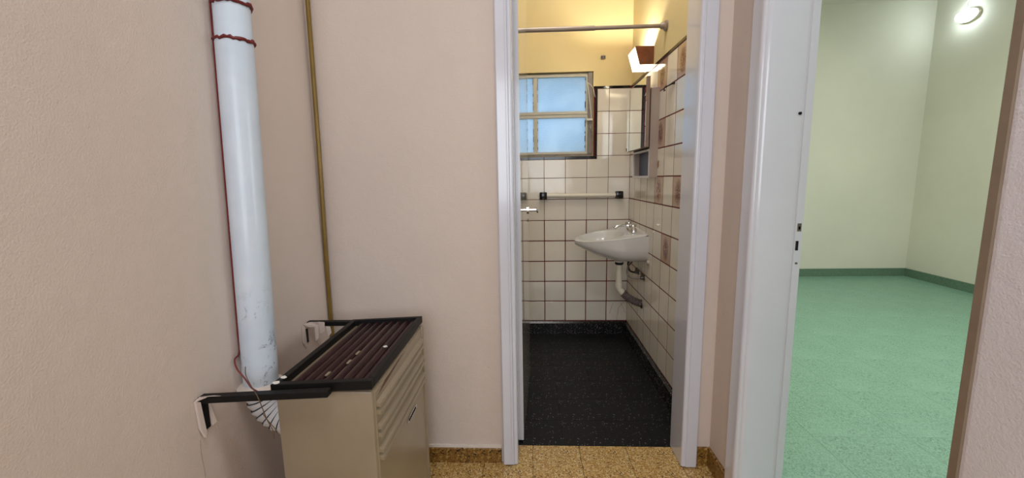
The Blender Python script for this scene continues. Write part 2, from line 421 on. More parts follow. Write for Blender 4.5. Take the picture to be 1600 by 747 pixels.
# ------------------------------------------------------------------ door frames (pressed profile: flat face, rolled bead, jamb)
def arc(cx, cy, r, a0, a1, n=5):
    return [(cx + r * math.cos(math.radians(a0 + (a1 - a0) * i / n)), cy + r * math.sin(math.radians(a0 + (a1 - a0) * i / n))) for i in range(n + 1)]
FY = HY - 0.022
# bathroom door frame, left and right posts and head
fr = thing('trim_2', 'glossy white moulded frame of the bathroom doorway', 'door frame', ((DX0 + DX1) / 2, HY, 0)); fr['kind'] = 'structure'
def post_right(x):   # x = jamb face of the right post; profile in (x, y)
    return [(x, BY0 + .004), (x, FY + .016)] + arc(x + .009, FY + .011, .009, 180, 265) + [(x + .0145, FY + .003), (x + .0155, FY + .003), (x + .0165, FY - .001)] + \
           [(x + .056, FY - .001), (x + .060, FY + .003), (x + .060, HY), (x + .02, HY), (x + .02, BY0 + .004)]
def mirror_poly(p, x0): return [(2 * x0 - a, b) for a, b in p]
bm = bmesh.new(); prism(bm, post_right(DX1), 'z', 0.004, 2.07); obj('post', bm, M_GLOSS, fr, smooth=True)
bm = bmesh.new()
lp = [(a, b) for a, b in mirror_poly(post_right(0), 0)]
prism(bm, [(DX0 + a, b) for a, b in lp], 'z', 0.004, 2.07); obj('post', bm, M_GLOSS, fr, smooth=True)
bm = bmesh.new(); bx(bm, DX0 - .06, DX1 + .06, FY, HY, 2.07, 2.13, .003); bx(bm, DX0, DX1, FY + .01, BY0, 2.07, 2.08); obj('head', bm, M_GLOSS, fr)
# narrow ridges along the left post, as the layers of paint show them
bm = bmesh.new()
for dx in (-.0235, -.0145): bx(bm, DX0 + dx - .0012, DX0 + dx + .0012, FY - .0035, FY + .004, 0.006, 2.07, .0008)
obj('ridge', bm, M_GLOSS, fr)

# green room door frame
fr2 = thing('trim_3', 'glossy white door frame of the green room with rolled edge and lock holes', 'door frame', (XR, 1.0, 0)); fr2['kind'] = 'structure'
FX = XR - 0.020
def room_post(y, s):   # y = jamb face, s = +1 frame extends to +y
    p = [(GX0 + .002, 0), (GX0 - .020, 0), (GX0 - .021, .0025), (XR + .008, .0025)] + [(FX + .016, .004), (FX + .012, .008)] + \
        arc(FX + .010, .018, .010, 270, 180) + [(FX + .001, .028), (FX + .004, .031), (FX + .006, .033), (FX + .006, .082), (FX + .010, .086), (XR, .086), (XR, .02), (GX0 + .002, .02)]
    return [(a, y + s * b) for a, b in p]
bm = bmesh.new(); prism(bm, room_post(RY1 - .0025, 1), 'z', 0.002, 2.07); far_post = obj('post', bm, M_GLOSS, fr2, smooth=True)
bm = bmesh.new()
prism(bm, [(FX, RY0 - .006), (FX - .001, RY0 - .012), (FX, RY0 - .098), (XR, RY0 - .10), (XR, RY0 - .02), (GX0, RY0 - .02), (GX0, RY0), (XR, RY0)], 'z', 0.002, 2.07)
near_post = obj('post', bm, M_ROUGHW, fr2, label='near post with a rough white face')
bm = bmesh.new(); bx(bm, FX - .003, FX + .02, RY0 - .006, RY0 + .011, 0.002, 2.07, .002); obj('edge_strip', bm, M_BROWNSTRIP, near_post, label='brown edge strip')  # narrow strip in plain brown along the near post's edge
bm = bmesh.new(); bx(bm, FX, XR, RY0 - .1, RY1 + .086, 2.07, 2.15, .003); bx(bm, XR, GX0, RY0, RY1, 2.07, 2.08); obj('head', bm, M_GLOSS, fr2)
JY = RY1 - .0005; JL = RY1 - .0025
def plate(x0, x1, z0, z1, m, name, lab=None):
    obj(name, B((x0, x1, JL - .0012, JL + .004, z0, z1), bev=.0005), m, far_post, label=lab)
plate(.8275, .8395, .978, 1.003, M_DKCHROME, 'strike_plate', 'worn metal strike plate')
plate(.830, .8365, .983, .994, M_DARK, 'latch_hole')
plate(.826, .8345, .918, .948, M_DARK, 'bolt_hole', 'dark slot for the bolt')
plate(.829, .8365, .874, .880, M_DKCHROME, 'screw_scar')
bm = bmesh.new(); lathe(bm, [(.0045, -.003), (.0045, .004)], (.809, JY, 1.334), 'y', 12); obj('screw_hole', bm, M_DARK, far_post)

# ------------------------------------------------------------------ bathroom shell
GD = 0.0018   # grout bed behind the tile faces
def bw(x0, x1, z0, z1, y0=BY1, y1=BY1 + .15): return (x0, x1, y0, y1, z0, z1)
wb_ = struct('wall_bathroom_back', B(bw(BXL - .12, GX0, WZ1, CH), bw(BXL - .12, WX0, TOP + .018, WZ1), bw(WX1, GX0, TOP + .018, WZ1),
             bw(BXL - .12, WX0, 0, TOP + .018, BY1 + GD), bw(WX1, GX0, 0, TOP + .018, BY1 + GD), bw(WX0, WX1, 0, WZ0, BY1 + GD)), M_CREAM,
             'yellow plastered bathroom back wall with window and cream tiles below')
bm = B((BXL, WX0 - .002, BY1 + GD - .0015, BY1 + GD + .02, 0, TOP + .016), (WX1 + .002, BX, BY1 + GD - .0015, BY1 + GD + .02, 0, TOP + .016), (WX0 - .002, WX1 + .002, BY1 + GD - .0015, BY1 + GD + .02, 0, WZ0 - .002))
obj('grout_bed', bm, M_GROUT, wb_)
wr_ = struct('wall_bathroom_right', B((BX, GX0, BY0, BY1 + .15, TOP + .018, CH), (BX + GD, GX0, BY0, BY1 + .15, 0, TOP + .018)), M_CREAM,
             'bathroom wall above the washbasin, yellow plaster over cream and flower tiles')
obj('grout_bed', B((BX - .0009, BX + GD + .02, BY0, BY1, 0, TOP + .016)), M_GROUT, wr_)
wl_ = struct('wall_bathroom_left', B((BXL - .12, BXL, BY0, BY1 + .15, 0, CH)), M_CREAM, 'bathroom wall hidden behind the open door')
struct('ceiling_bathroom', B((BXL - .12, GX0, BY0, BY1 + .15, CH, CH + .1)), M_CEIL, 'bathroom ceiling above the frame', 'ceiling')

# wall tiles, one object each
WBX0, WBX1, WBZ0 = WX0 - .030, WX1 + .028, WZ0 - .021    # outer edge of the black border
TM = {}
def wall_tile(parent, y_or_x, axis, rects, centre, mat, rot):
    """rects in (u, z) relative to the centre; thickness 7 mm, front bevelled"""
    key = (axis, mat.name, tuple(tuple(round(v, 4) for v in r) for r in rects))
    if key not in TM:
        bm = bmesh.new()
        for u0, u1, z0, z1 in rects:
            if axis == 'x': bx(bm, u0, u1, 0, .007, z0, z1, bev=.0009)
            else: bx(bm, 0, .007, u0, u1, z0, z1, bev=.0009)
        bmesh.ops.recalc_face_normals(bm, faces=bm.faces)
        me = bpy.data.meshes.new('tile'); bm.to_mesh(me); bm.free(); me.materials.append(mat); TM[key] = me
    return inst('tile', TM[key], parent, centre, rot)
random.seed(11)
BASEZ = 0.1035
for i in range(11):
    x1 = BX - .15 * i; x0 = x1 - .15
    for k in range(12):
        z1 = TOP - .15 * k; z0 = max(z1 - .15, BASEZ)
        if z1 - z0 < .02: continue
        gh = .0070 if k >= 6 else .0034     # wider red joints low down
        gv = .0064 if k >= 6 else .0028
        a0, a1, b0, b1 = x0 + gv / 2, x1 - gv / 2, z0 + gh / 2, z1 - gh / 2
        if i == 0: a1 = x1 - .001
        cx, cz = (x0 + x1) / 2, (z0 + z1) / 2
        rects = []
        if a1 > WBX0 and a0 < WBX1 and b1 > WBZ0:      # cell meets the window with its black border
            if b0 < WBZ0 - .01: rects.append((a0, a1, b0, WBZ0 - .002))
            zl = max(b0, WBZ0 - .002 + (.0001 if b0 < WBZ0 - .01 else 0))
            if a1 > WBX1 + .01: rects.append((max(a0, WBX1 + .002), a1, zl, b1))
            if a0 < WBX0 - .01: rects.append((a0, min(a1, WBX0 - .002), zl, b1))
        else: rects.append((a0, a1, b0, b1))
        if not rects: continue
        rects = [(r[0] - cx, r[1] - cx, r[2] - cz, r[3] - cz) for r in rects]
        t = .0016
        wall_tile(wb_, 0, 'x', rects, (cx, BY1 - .0015 + random.uniform(-.0006, .0006), cz), M_TILE, (random.uniform(-t, t), 0, random.uniform(-t, t)))
DECALS = {(4, 0), (6, 0), (4, 2), (4, 4), (6, 4), (5, 6)}
for i in range(9):
    y1 = BY1 - .15 * i; y0 = max(y1 - .15, BY0 + .002)
    for k in range(12):
        z1 = TOP - .15 * k; z0 = max(z1 - .15, BASEZ)
        if z1 - z0 < .02: continue
        gv, gh = .0056, .0056
        if i == 0: y1c = y1 - .007
        else: y1c = y1
        cy, cz = (y0 + y1) / 2, (z0 + z1) / 2
        r = [(y0 + gv / 2 - cy, y1c - gv / 2 - cy, z0 + gh / 2 - cz, z1 - gh / 2 - cz)]
        if (i, k) in ((2, 2), (3, 2), (2, 3), (3, 3)) and False: continue
        t = .0016
        o = wall_tile(wr_, 0, 'y', r, (BX - .0015 + random.uniform(-.0002, .0002), cy, cz), M_DECAL if (i, k) in DECALS else M_TILE, (0, random.uniform(-t, t), random.uniform(-t, t) * .6))
        if (i, k) in DECALS: o['label'] = 'tile with a brown flower print'
# brown scrap of a peeled print on one plain tile
bm = bmesh.new(); prism(bm, [(2.315, 1.207), (2.355, 1.190), (2.362, 1.215), (2.330, 1.235), (2.312, 1.240)], 'x', BX - .0026, BX - .001)
obj('decal_scrap', bm, paint('brown_decal_scrap', srgb(158, 112, 62), .4, .2, 60), wr_, label='brown scrap of a peeled print')
# black border tiles: round the window and along the top
def border(parent, boxes):
    for b in boxes: obj('border_tile', B(b, bev=.0008), M_BLKTILE, parent, loc=((b[0] + b[1]) / 2, (b[2] + b[3]) / 2, (b[4] + b[5]) / 2))
bb = []
X = [WBX0, -.35, -.2, -.05, .10, .25, .40, WBX1]
for a, b in zip(X, X[1:]): bb.append((a + .001, b - .001, BY1 - .003, BY1 + .004, WBZ0, WZ0 - .001))
for a, b in ((WZ0, 1.455), (1.455, 1.605), (1.605, TOP)):
    bb.append((WX1 + .011, WBX1, BY1 - .003, BY1 + .004, a + .001, b - .001)); bb.append((WBX0, WX0 - .004, BY1 - .003, BY1 + .004, a + .001, b - .001))
for a, b in ((WBX1 - .025, .465), (.465, .55), (.55, BX - .01)): bb.append((a + .001, b - .001, BY1 - .003, BY1 + .004, TOP + .001, TOP + .017))
for i in range(3): bb.append((WBX0 - .15 * (i + 1) + .001, WBX0 - .15 * i - .001, BY1 - .003, BY1 + .004, TOP + .001, TOP + .017))
border(wb_, bb)
for i in range(9):
    y1 = BY1 - .15 * i - (.008 if i == 0 else 0); y0 = max(BY1 - .15 * (i + 1), BY0 + .002)
    b = (BX - .003, BX + .004, y0 + .001, y1 - .001, TOP + .001, TOP + .017)
    border(wr_, [b])
# crazed corner tile low down by the drain
bm = bmesh.new()
for pts in ([(.675, .248), (.64, .20), (.628, .11)], [(.652, .246), (.68, .19), (.69, .165)], [(.60, .24), (.585, .19), (.575, .16)]):
    tube(bm, [(x, BY1 - .0026, z) for x, z in pts], .0007, 5)
obj('crack', bm, M_GROUT, wb_)

skirt_run('baseboard_bathroom_back', 'black speckled skirting under the back wall tiles', BXL, BX - .018, 'x', BY1, -0.018, 0.102, [BX - .15 * i for i in range(1, 11)], M_BLACKS, M_JOINTB, .012)
skirt_run('baseboard_bathroom_right', 'black speckled skirting below the washbasin wall', BY0, BY1, 'y', BX, -0.018, 0.102, [BY1 - .3 * i for i in range(1, 5)], M_BLACKS, M_JOINTB, .012)

# ------------------------------------------------------------------ bathroom window
win = thing('window_1', 'steel bathroom window with frosted panes and flaking putty', 'window', ((WX0 + WX1) / 2, BY1 + .05, WZ0)); win['kind'] = 'structure'
FYa, FYb = BY1 + .028, BY1 + .062
XM = .043
obj('frame', B((WX0, WX1, FYa, FYb, WZ1 - .020, WZ1 - .003), (WX0, WX1, FYa - .012, FYb, WZ0, WZ0 + .018), (WX1 - .036, WX1 - .002, FYa - .018, FYb, WZ0 + .016, WZ1 - .003), (WX0, WX0 + .036, FYa - .018, FYb, WZ0 + .016, WZ1 - .003), bev=.002), M_WING, win, label='grey frame with shade in its colour')
def sash(z0, z1):
    x0, x1 = WX0 + .030, WX1 - .034
    s = obj('sash', B((x0, x1, FYa - .010, FYb - .006, z1 - .020, z1), (x0, x1, FYa - .010, FYb - .006, z0, z0 + .020), (x0, x0 + .018, FYa - .010, FYb - .006, z0 + .018, z1 - .018), (x1 - .014, x1, FYa - .010, FYb - .006, z0 + .018, z1 - .018), bev=.0018), M_WINF, win)
    for xc in (XM,): obj('muntin', B((xc - .014, xc + .014, FYa - .006, FYb - .008, z0 + .018, z1 - .018), bev=.002), M_WINF, s)
    for a, b in ((x0 + .014, XM - .010), (XM + .010, x1 - .010)): obj('pane', B((a, b, FYb - .022, FYb - .018, z0 + .016, z1 - .016)), M_FROST, s)
    # putty crumbs along the glass
    bm = bmesh.new()
    for xe in (XM - .014, XM + .014, x1 - .015):
        for j in range(9):
            zc = random.uniform(z0 + .03, z1 - .03); bx(bm, xe - .003, xe + .003, FYa - .004, FYa + .012, zc - random.uniform(.003, .012), zc + random.uniform(.003, .012))
    obj('old_putty', bm, M_WING, s, kind='stuff')
    return s
sash(WZ0 + .012, 1.590); sash(1.592, WZ1 - .010)
bm = bmesh.new(); tube(bm, smooth_path([(.402, BY1 + .005, 1.80), (.432, BY1 - .012, 1.765), (.448, BY1 - .012, 1.71), (.452, BY1 - .006, 1.70)], 6), .0022, 6)
tube(bm, smooth_path([(.402, BY1 + .008, 1.80), (.412, BY1 - .008, 1.70), (.424, BY1 - .008, 1.60), (.428, BY1 - .006, 1.55)], 6), .0024, 6)
obj('pull_cord', bm, M_CORD, win, smooth=True)
bm = bmesh.new(); bx(bm, .396, .436, BY1 - .006, BY1 + .02, 1.545, 1.558, .002); obj('catch', bm, M_CORD, win, label='white catch')
bm = bmesh.new(); tube(bm, smooth_path([(.420, BY1 + .004, 1.50), (.428, BY1 - .008, 1.47), (.432, BY1 - .008, 1.44)], 5), .004, 6); obj('stay', bm, M_DKCHROME, win, smooth=True)

# ------------------------------------------------------------------ bathroom door leaf, open into the bathroom
door = thing('door_1', 'glossy bathroom door standing open edge-on to the viewer', 'door', (-.066, BY0 + .022, 0)); door['kind'] = 'structure'
p0, p1 = Vector((-.0395, BY0 + .024)), Vector((-.010, BY0 + .654))      # visible face, hinge edge to latch edge
dv = (p1 - p0).normalized(); nv = Vector((dv.y, -dv.x))                 # nv points to +x
q0, q1 = p0 - nv * .026, p1 - nv * .026
bm = bmesh.new(); prism(bm, [tuple(p0), tuple(p1), tuple(q1), tuple(q0)], 'z', 0.008, 2.05)
bmesh.ops.bevel(bm, geom=[e for e in bm.edges if abs(e.verts[0].co.z - e.verts[1].co.z) > 1], offset=.002, segments=2, affect='EDGES')
obj('leaf', bm, M_DOORP, door)
e0, e1 = q0 + nv * .001, p0 - nv * .001
bm = bmesh.new(); prism(bm, [(e0.x, e0.y - .0015), (e1.x, e1.y - .0015), (e1.x, e1.y + .0005), (e0.x, e0.y + .0005)], 'z', 0.009, 2.049); obj('hinge_edge', bm, M_GLOSS, door, label='white painted hinge edge')
hp = p0 + dv * .565
bm = bmesh.new()
def on_door(d, up, out): c = p0 + dv * d + nv * out; return (c.x, c.y, up)
tube(bm, [on_door(.565, .985, 0), on_door(.565, .985, .006)], .021, 16)
tube(bm, [on_door(.565, .985, .004), on_door(.565, .985, .050)], .007, 10)
tube(bm, [on_door(.565, .985, .046), on_door(.565, .985, .050), on_door(.565, .985, .056)], [.010, .017, .015], 12)
obj('handle', bm, M_CHROME, door, smooth=True, label='chrome knob on a thin shank')
bm = bmesh.new(); tube(bm, [on_door(.565, .93, 0), on_door(.565, .93, .004)], .008, 10); obj('keyhole_plate', bm, M_DKCHROME, door)

# ------------------------------------------------------------------ green room shell
struct('wall_room_back', B((GX0, GX1 + .1, GY1, GY1 + .1, 0, CH)), M_GREENW, 'pale green far wall of the empty side room')
struct('wall_room_right', B((GX1, GX1 + .1, GY0, GY1, 0, CH)), M_GREENW, 'pale green side wall with the lit lamp')
struct('wall_room_left', B((GX0 - .05, GX0 + .001, BY1 + .15, GY1 + .1, 0, CH)), M_GREENW, 'wall of the green room hidden behind the door frame')
struct('wall_room_front', B((XR, GX1 + .1, GY0 - .1, GY0, 0, CH)), M_GREENW, 'wall of the green room behind the viewer')
struct('ceiling_room', B((GX0, GX1 + .1, GY0, GY1, CH, CH + .1)), M_CEIL, 'ceiling of the green room', 'ceiling')
skirt_run('baseboard_room_back', 'green granite skirting along the far wall of the side room', GX0, GX1 - .014, 'x', GY1, -0.014, 0.088, [GX0 + .1 + .43 * i for i in range(1, 9)], M_GREENS, M_JOINTG, .003)
skirt_run('baseboard_room_right', 'green granite skirting running towards the viewer in the side room', GY0, GY1, 'y', GX1, -0.014, 0.088, [GY1 - .43 * i for i in range(1, 14)], M_GREENS, M_JOINTG, .003)
# oval bulkhead lamp on the right wall
lt = thing('wall_lamp', 'lit oval white lamp high on the green room wall', 'lamp', (GX1, 4.40, 2.622))
def oval(bm, ry, rz, prof, c, seg=28):
    rings = [[bm.verts.new((c[0] - h, c[1] + ry * s * math.cos(2 * PI * k / seg), c[2] + rz * s * math.sin(2 * PI * k / seg))) for k in range(seg)] for s, h in prof]
    for a, b in zip(rings, rings[1:]):
        for k in range(seg): bm.faces.new((a[k], a[(k + 1) % seg], b[(k + 1) % seg], b[k]))
    bm.faces.new(rings[0]); bm.faces.new(rings[-1])
bm = bmesh.new(); oval(bm, .100, .062, [(1, 0), (1, .022), (.94, .028)], (GX1, 4.40, 2.622)); obj('base', bm, M_BAR, lt, smooth=True)
bm = bmesh.new(); oval(bm, .096, .057, [(1, .024), (.97, .045), (.85, .066), (.6, .082), (.25, .09)], (GX1, 4.40, 2.622)); obj('diffuser', bm, M_LED, lt, smooth=True, label='glowing diffuser')
bm = bmesh.new(); tube(bm, smooth_path([(GX1, 4.44, 2.70), (GX1 - .02, 4.43, 2.75), (GX1 - .012, 4.38, 2.785), (GX1, 4.33, 2.79)], 6), .004, 6); obj('supply_cable', bm, M_CORD, lt, smooth=True)

# ------------------------------------------------------------------ white flue pipe on the left wall
pipe = thing('flue_pipe', 'thick white painted flue pipe on the left wall behind the heater', 'pipe', (-.752, 1.05, .56))
PB, PT = Vector((-.751, 1.050, .585)), Vector((-.751, 1.150, 2.90))
def pp(z): return PB + (PT - PB) * ((z - PB.z) / (PT.z - PB.z))
mp = NT('pipe_paint_with_flaking')
fl_ = mp.ramp(mp.noise(15, 6, 0.72, 1.2), [(0.555, (0, 0, 0, 1)), (0.565, (1, 1, 1, 1)), (0.580, (1, 1, 1, 1)), (0.59, (0, 0, 0, 1))])
fl2 = mp.ramp(mp.noise(7, 2, 0.5), [(0.42, (0, 0, 0, 1)), (0.5, (1, 1, 1, 1))])
fl3 = mp.n('ShaderNodeMath', operation='MULTIPLY'); mp.l(fl_, fl3.inputs[0]); mp.l(fl2, fl3.inputs[1]); fl_ = fl3.outputs[0]
sp = mp.n('ShaderNodeSeparateXYZ'); mp.l(mp.obj(), sp.inputs[0])
lowm = mp.ramp(sp.outputs[2], [(0.16, (1, 1, 1, 1)), (0.34, (0, 0, 0, 1))])
fm = mp.n('ShaderNodeMath', operation='MULTIPLY'); mp.l(fl_, fm.inputs[0]); mp.l(lowm, fm.inputs[1])
base = mp.ramp(mp.noise(7, 4), [(0.3, srgb(196, 208, 222)), (0.7, srgb(214, 224, 236))])
mp.l(mp.mix(fm.outputs[0], base, srgb(104, 110, 122)), mp.b.inputs['Base Color'])
mp.b.inputs['Roughness'].default_value = 0.38; mp.b.inputs['Coat Weight'].default_value = .25
mp.bump(fm.outputs[0], 0.4, 0.002)
bm = bmesh.new(); tube(bm, [pp(z) for z in (.60, .9, 1.2, 1.515)], .0432, 28); obj('lower_pipe', bm, mp.m, pipe, smooth=True)
bm = bmesh.new(); tube(bm, [pp(z) for z in (1.50, 1.7, 2.2, 2.9)], .0418, 28); obj('upper_pipe', bm, M_PIPE, pipe, smooth=True)
random.seed(5)
for zc in (1.512, 1.601):
    bm = bmesh.new(); c = pp(zc); n = 40
    A_ = [math.radians(210 + 326 * k / (n - 1)) for k in range(n)]
    pts = [c + Vector((.0432 * math.cos(a), .0432 * math.sin(a), random.uniform(-.0025, .0025))) for a in A_]
    tube(bm, pts, [.002] + [random.uniform(.0034, .0062) for _ in range(n - 2)] + [.002], 7)
    obj('sealant_bead', bm, M_RED, pipe, smooth=True, label='dark red sealant bead round a joint')
# crimped elbow into the back of the heater
el = bmesh.new(); n = 9; rc = .100
cpt = Vector((-.751 + rc, 1.050, .600)); rings = []
pth = []; rad = []
for j in range(n + 1):
    a = (PI / 2) * j / n * .98
    c = cpt + Vector((-rc * math.cos(a), 0, -rc * math.sin(a)))
    for da, rr in ((-.010, .0405), (.012, .046)):
        aa = max(0, a + da); pth.append(cpt + Vector((-rc * math.cos(aa), 0, -rc * math.sin(aa)))); rad.append(rr)
tube(el, pth, rad, 24); elb = obj('elbow', el, paint('grey_white_elbow', srgb(206, 204, 206), .4, .08, 14, .15, 60), pipe, smooth=False, label='crimped white elbow')
bm = bmesh.new()
for j in range(1, n + 1):
    a = (PI / 2) * j / n * .98 - .016
    c = cpt + Vector((-rc * math.cos(a), 0, -rc * math.sin(a))); t = Vector((math.sin(a), 0, -math.cos(a))); u = Vector((0, 1, 0)); w = t.cross(u)
    pts = [c + (u * math.cos(2 * PI * k / 24) + w * math.sin(2 * PI * k / 24)) * .0435 for k in range(25)]
    tube(bm, pts, .0013, 5)
obj('crimp_seam', bm, M_DARK, elb)
bm = bmesh.new(); lathe(bm, [(.044, .585), (.052, .594), (.058, .604), (.044, .612)], (-.751, 1.050, 0), 'z', 28); obj('collar', bm, M_CAULK, pipe, smooth=True, label='grubby plaster collar')

# wires
bm = bmesh.new()
pts = [pp(z) + Vector((-.0446, -.0150, 0)) for z in (2.9, 2.3, 1.8, 1.4, 1.1, .9, .76, .70)]
pts += [Vector(p) for p in ((-.792, 1.015, .690), (-.772, .995, .672), (-.752, .988, .655), (-.740, .985, .640), (-.728, .980, .629), (-.711, .975, .622), (-.691, .970, .618))]
tube(bm, smooth_path(pts, 5), .0021, 6); tag(obj('red_cable', bm, M_REDWIRE, smooth=True), 'thin dark red cable running down beside the white flue pipe', 'cable')
bm = bmesh.new()
tube(bm, smooth_path([(-.753, 1.000, .677), (-.732, .970, .668), (-.674, .910, .666), (-.645, .884, .659), (-.637, .884, .632), (-.628, .884, .600), (-.618, .884, .577), (-.615, .884, .552)], 5), .0011, 5)
tube(bm, smooth_path([(-.640, .889, .612), (-.627, .889, .591), (-.614, .888, .576), (-.602, .886, .557)], 5), .0011, 5)
tag(obj('loose_wire', bm, M_COPPER, smooth=True), 'thin frayed wires dangling over the crimped elbow', 'wire')

# gas pipe in the corner
bm = bmesh.new(); tube(bm, smooth_path([(-.772, 1.540, 2.9), (-.779, 1.541, 1.9), (-.783, 1.541, 1.3), (-.790, 1.541, .75), (-.790, 1.541, .02)], 6), .0078, 12)
tag(obj('gas_pipe', bm, M_BRASS, smooth=True), 'slim yellow-brown gas pipe running down the corner', 'pipe')

# ------------------------------------------------------------------ heater
HX0, HX1, HY0, HY1 = -.634, -.391, .932, 1.392
ht = thing('gas_heater', 'beige enamelled gas heater with a black-framed top grille', 'heater', ((HX0 + HX1) / 2, (HY0 + HY1) / 2, 0))
def shear(bm):
    for v in bm.verts: v.co.z += .048 * (v.co.x + .515)
bm = bmesh.new(); bx(bm, HX0, HX1, HY0, HY1, .05, .646, .006, 2)
bm2 = bm
obj('casing', bm, M_HEAT, ht, smooth=True)
# front (facing +x): raised stiles and ribs
front = obj('front_panel', B((HX1 - .002, HX1 + .003, HY0 + .010, HY1 - .012, .06, .640), bev=.002), M_HEAT, ht)
for zc in (.606, .545, .482):
    for dz in (0, -.021):
        bm = bmesh.new(); prism(bm, [(HX1 + .002, zc + dz - .007), (HX1 + .0145, zc + dz - .0075), (HX1 + .0125, zc + dz - .001), (HX1 + .002, zc + dz + .006)], 'y', HY0 + .014, HY1 - .022)
        obj('rib', bm, M_HEAT, front)
bm = bmesh.new(); bx(bm, HX1 - .004, HX1 + .008, HY1 - .012, HY1 + .004, .05, .648, .005, 2); obj('corner_strip', bm, M_HEAT, ht, smooth=True)
# badge
bm = bmesh.new(); c = (HX1 + .004, 1.222, .414)
prof = []
pl = [(c[1] + .052 * math.cos(t) * (1 if math.cos(t) > 0 else 1.0), c[2] + .0105 * math.sin(t)) for t in [2 * PI * k / 20 for k in range(20)]]
prism(bm, pl, 'x', HX1 + .002, HX1 + .0065); bd = obj('badge', bm, M_CHROME, ht, label='chrome oval maker\'s badge')
bm = bmesh.new()
for j in range(7): bx(bm, HX1 + .0064, HX1 + .0078, c[1] - .036 + j * .011, c[1] - .031 + j * .011, c[2] - .0035, c[2] + .0035)
obj('badge_mark', bm, M_DARK, bd)
# brown scorch streak is a mark on the panel
bm = bmesh.new(); prism(bm, [(HY0 + .03, .622), (HY0 + .10, .626), (HY0 + .19, .634), (HY0 + .26, .638), (HY0 + .19, .6395), (HY0 + .08, .636)], 'x', HX1 + .0026, HX1 + .0034)
obj('rust_streak', bm, paint('rust_brown', srgb(96, 66, 48), .6, .3, 60), front, label='brown rust streak')
# lid: black frame, maroon slats, beige deck showing between
LX0, LX1, LY0, LY1, LZ0, LZ1 = -.641, -.388, .926, 1.404, .648, .672
bm = bmesh.new(); w = .016
bx(bm, LX0, LX1, LY0, LY0 + w * 1.1, LZ0, LZ1, .0015); bx(bm, LX0, LX1, LY1 - w, LY1, LZ0, LZ1, .0015)
bx(bm, LX0, LX0 + w * 1.1, LY0 + w * 1.1, LY1 - w, LZ0, LZ1, .0015); bx(bm, LX1 - w, LX1, LY0 + w * 1.1, LY1 - w, LZ0, LZ1, .0015)
shear(bm); lid = obj('lid_frame', bm, M_LID, ht)
bm = bmesh.new(); bx(bm, LX0 + w, LX1 - w, LY0 + w, LY1 - w, LZ0 - .001, LZ0 + .004); shear(bm); obj('deck', bm, M_HEAT, ht)
gaps = [.022, .026, .026, .027, .026, .027, .028, .032]
x = LX0 + w * 1.1 + .012; ns = 8; pitch = (LX1 - w - x) / ns
random.seed(9)
for j in range(ns):
    bm = bmesh.new(); a = x + j * pitch; g_ = (.0045, .004, .004, .006, .0045, .0025, .002, .001)[j]
    ya, yb = LY0 + w * 1.1, LY1 - w
    prism(bm, [(a + g_ / 2, LZ0 + .006), (a + pitch * .45, LZ0 + .0155), (a + pitch * .72, LZ0 + .0155), (a + pitch - g_ / 2, LZ0 + .008), (a + pitch - g_ / 2, LZ0 + .004), (a + g_ / 2, LZ0 + .004)], 'y', ya, yb)
    shear(bm); obj('slat', bm, M_SLAT, ht)
for j, yy in ((3, .99), (4, 1.06), (4, 1.12)):
    bm = bmesh.new(); bx(bm, x + j * pitch - .004, x + j * pitch + .004, yy, yy + .022, LZ0 + .0085, LZ0 + .0125, .001); shear(bm); obj('clip', bm, M_HEAT, ht)
for sx in (HX0 + .03, HX1 - .03):
    for sy in (HY0 + .04, HY1 - .04): obj('foot', B((sx - .015, sx + .015, sy - .015, sy + .015, 0, .055), bev=.003), M_IRON, ht)

# flakes of paint lying on the lid
for j, (cx, cy, s, lab) in enumerate(((-.630, .934, .010, 'white paint flake on the near left corner of the heater lid'),
                                      (-.628, .962, .009, 'white paint flake on the left rail of the heater lid'),
                                      (-.434, 1.155, .008, 'white paint flake on the maroon slats of the heater lid'))):
    bm = bmesh.new(); zz = (LZ1 if j < 2 else LZ0 + .0155) + .048 * (cx + .515) + .0004
    pl = [(cx + s * random.uniform(.6, 1.1) * math.cos(t), cy + s * random.uniform(.5, 1) * math.sin(t)) for t in [2 * PI * k / 7 for k in range(7)]]
    prism(bm, pl, 'z', zz, zz + .0016); tag(obj('paint_flake', bm, M_WHITECH), lab, 'flake', 'paint flakes on the heater lid')

# iron brackets let into the wall
def flake(parent, pts, t, name='paint_flake'):
    """thin curled flake: list of 3-D points of its outline, thickened a little along x"""
    bm = bmesh.new(); A = [bm.verts.new(p) for p in pts]; Bv = [bm.verts.new((p[0] + t, p[1] + t * .3, p[2])) for p in pts]
    n = len(pts)
    for i in range(n): bm.faces.new((A[i], A[(i + 1) % n], Bv[(i + 1) % n], Bv[i]))
    bm.faces.new(A[::-1]); bm.faces.new(Bv); obj(name, bm, M_FLAKE, parent)
def bracket(y, zl, zr, xr, label, h=.016, d=.022):
    b = thing('wall_bracket', label, 'bracket', (XL, y, zl))
    bm = bmesh.new()
    A = [(XL - .01, y, zl - h), (XL - .01, y + d, zl - h), (XL - .01, y + d, zl), (XL - .01, y, zl)]
    C = [(xr, y, zr - h), (xr, y + d, zr - h), (xr, y + d, zr), (xr, y, zr)]
    va = [bm.verts.new(p) for p in A]; vc = [bm.verts.new(p) for p in C]
    for i in range(4): bm.faces.new((va[i], va[(i + 1) % 4], vc[(i + 1) % 4], vc[i]))
    bm.faces.new(va[::-1]); bm.faces.new(vc)
    bmesh.ops.bevel(bm, geom=list(bm.edges), offset=.0015, segments=1, affect='EDGES')
    obj('arm', bm, M_IRON, b); return b
b1 = bracket(.893, .6485, .667, -.482, 'black iron bracket arm crossing in front of the heater under its lid')
obj('wall_leg', B((XL - .006, XL + .004, .893, .918, .560, .640), bev=.001), M_IRON, b1)
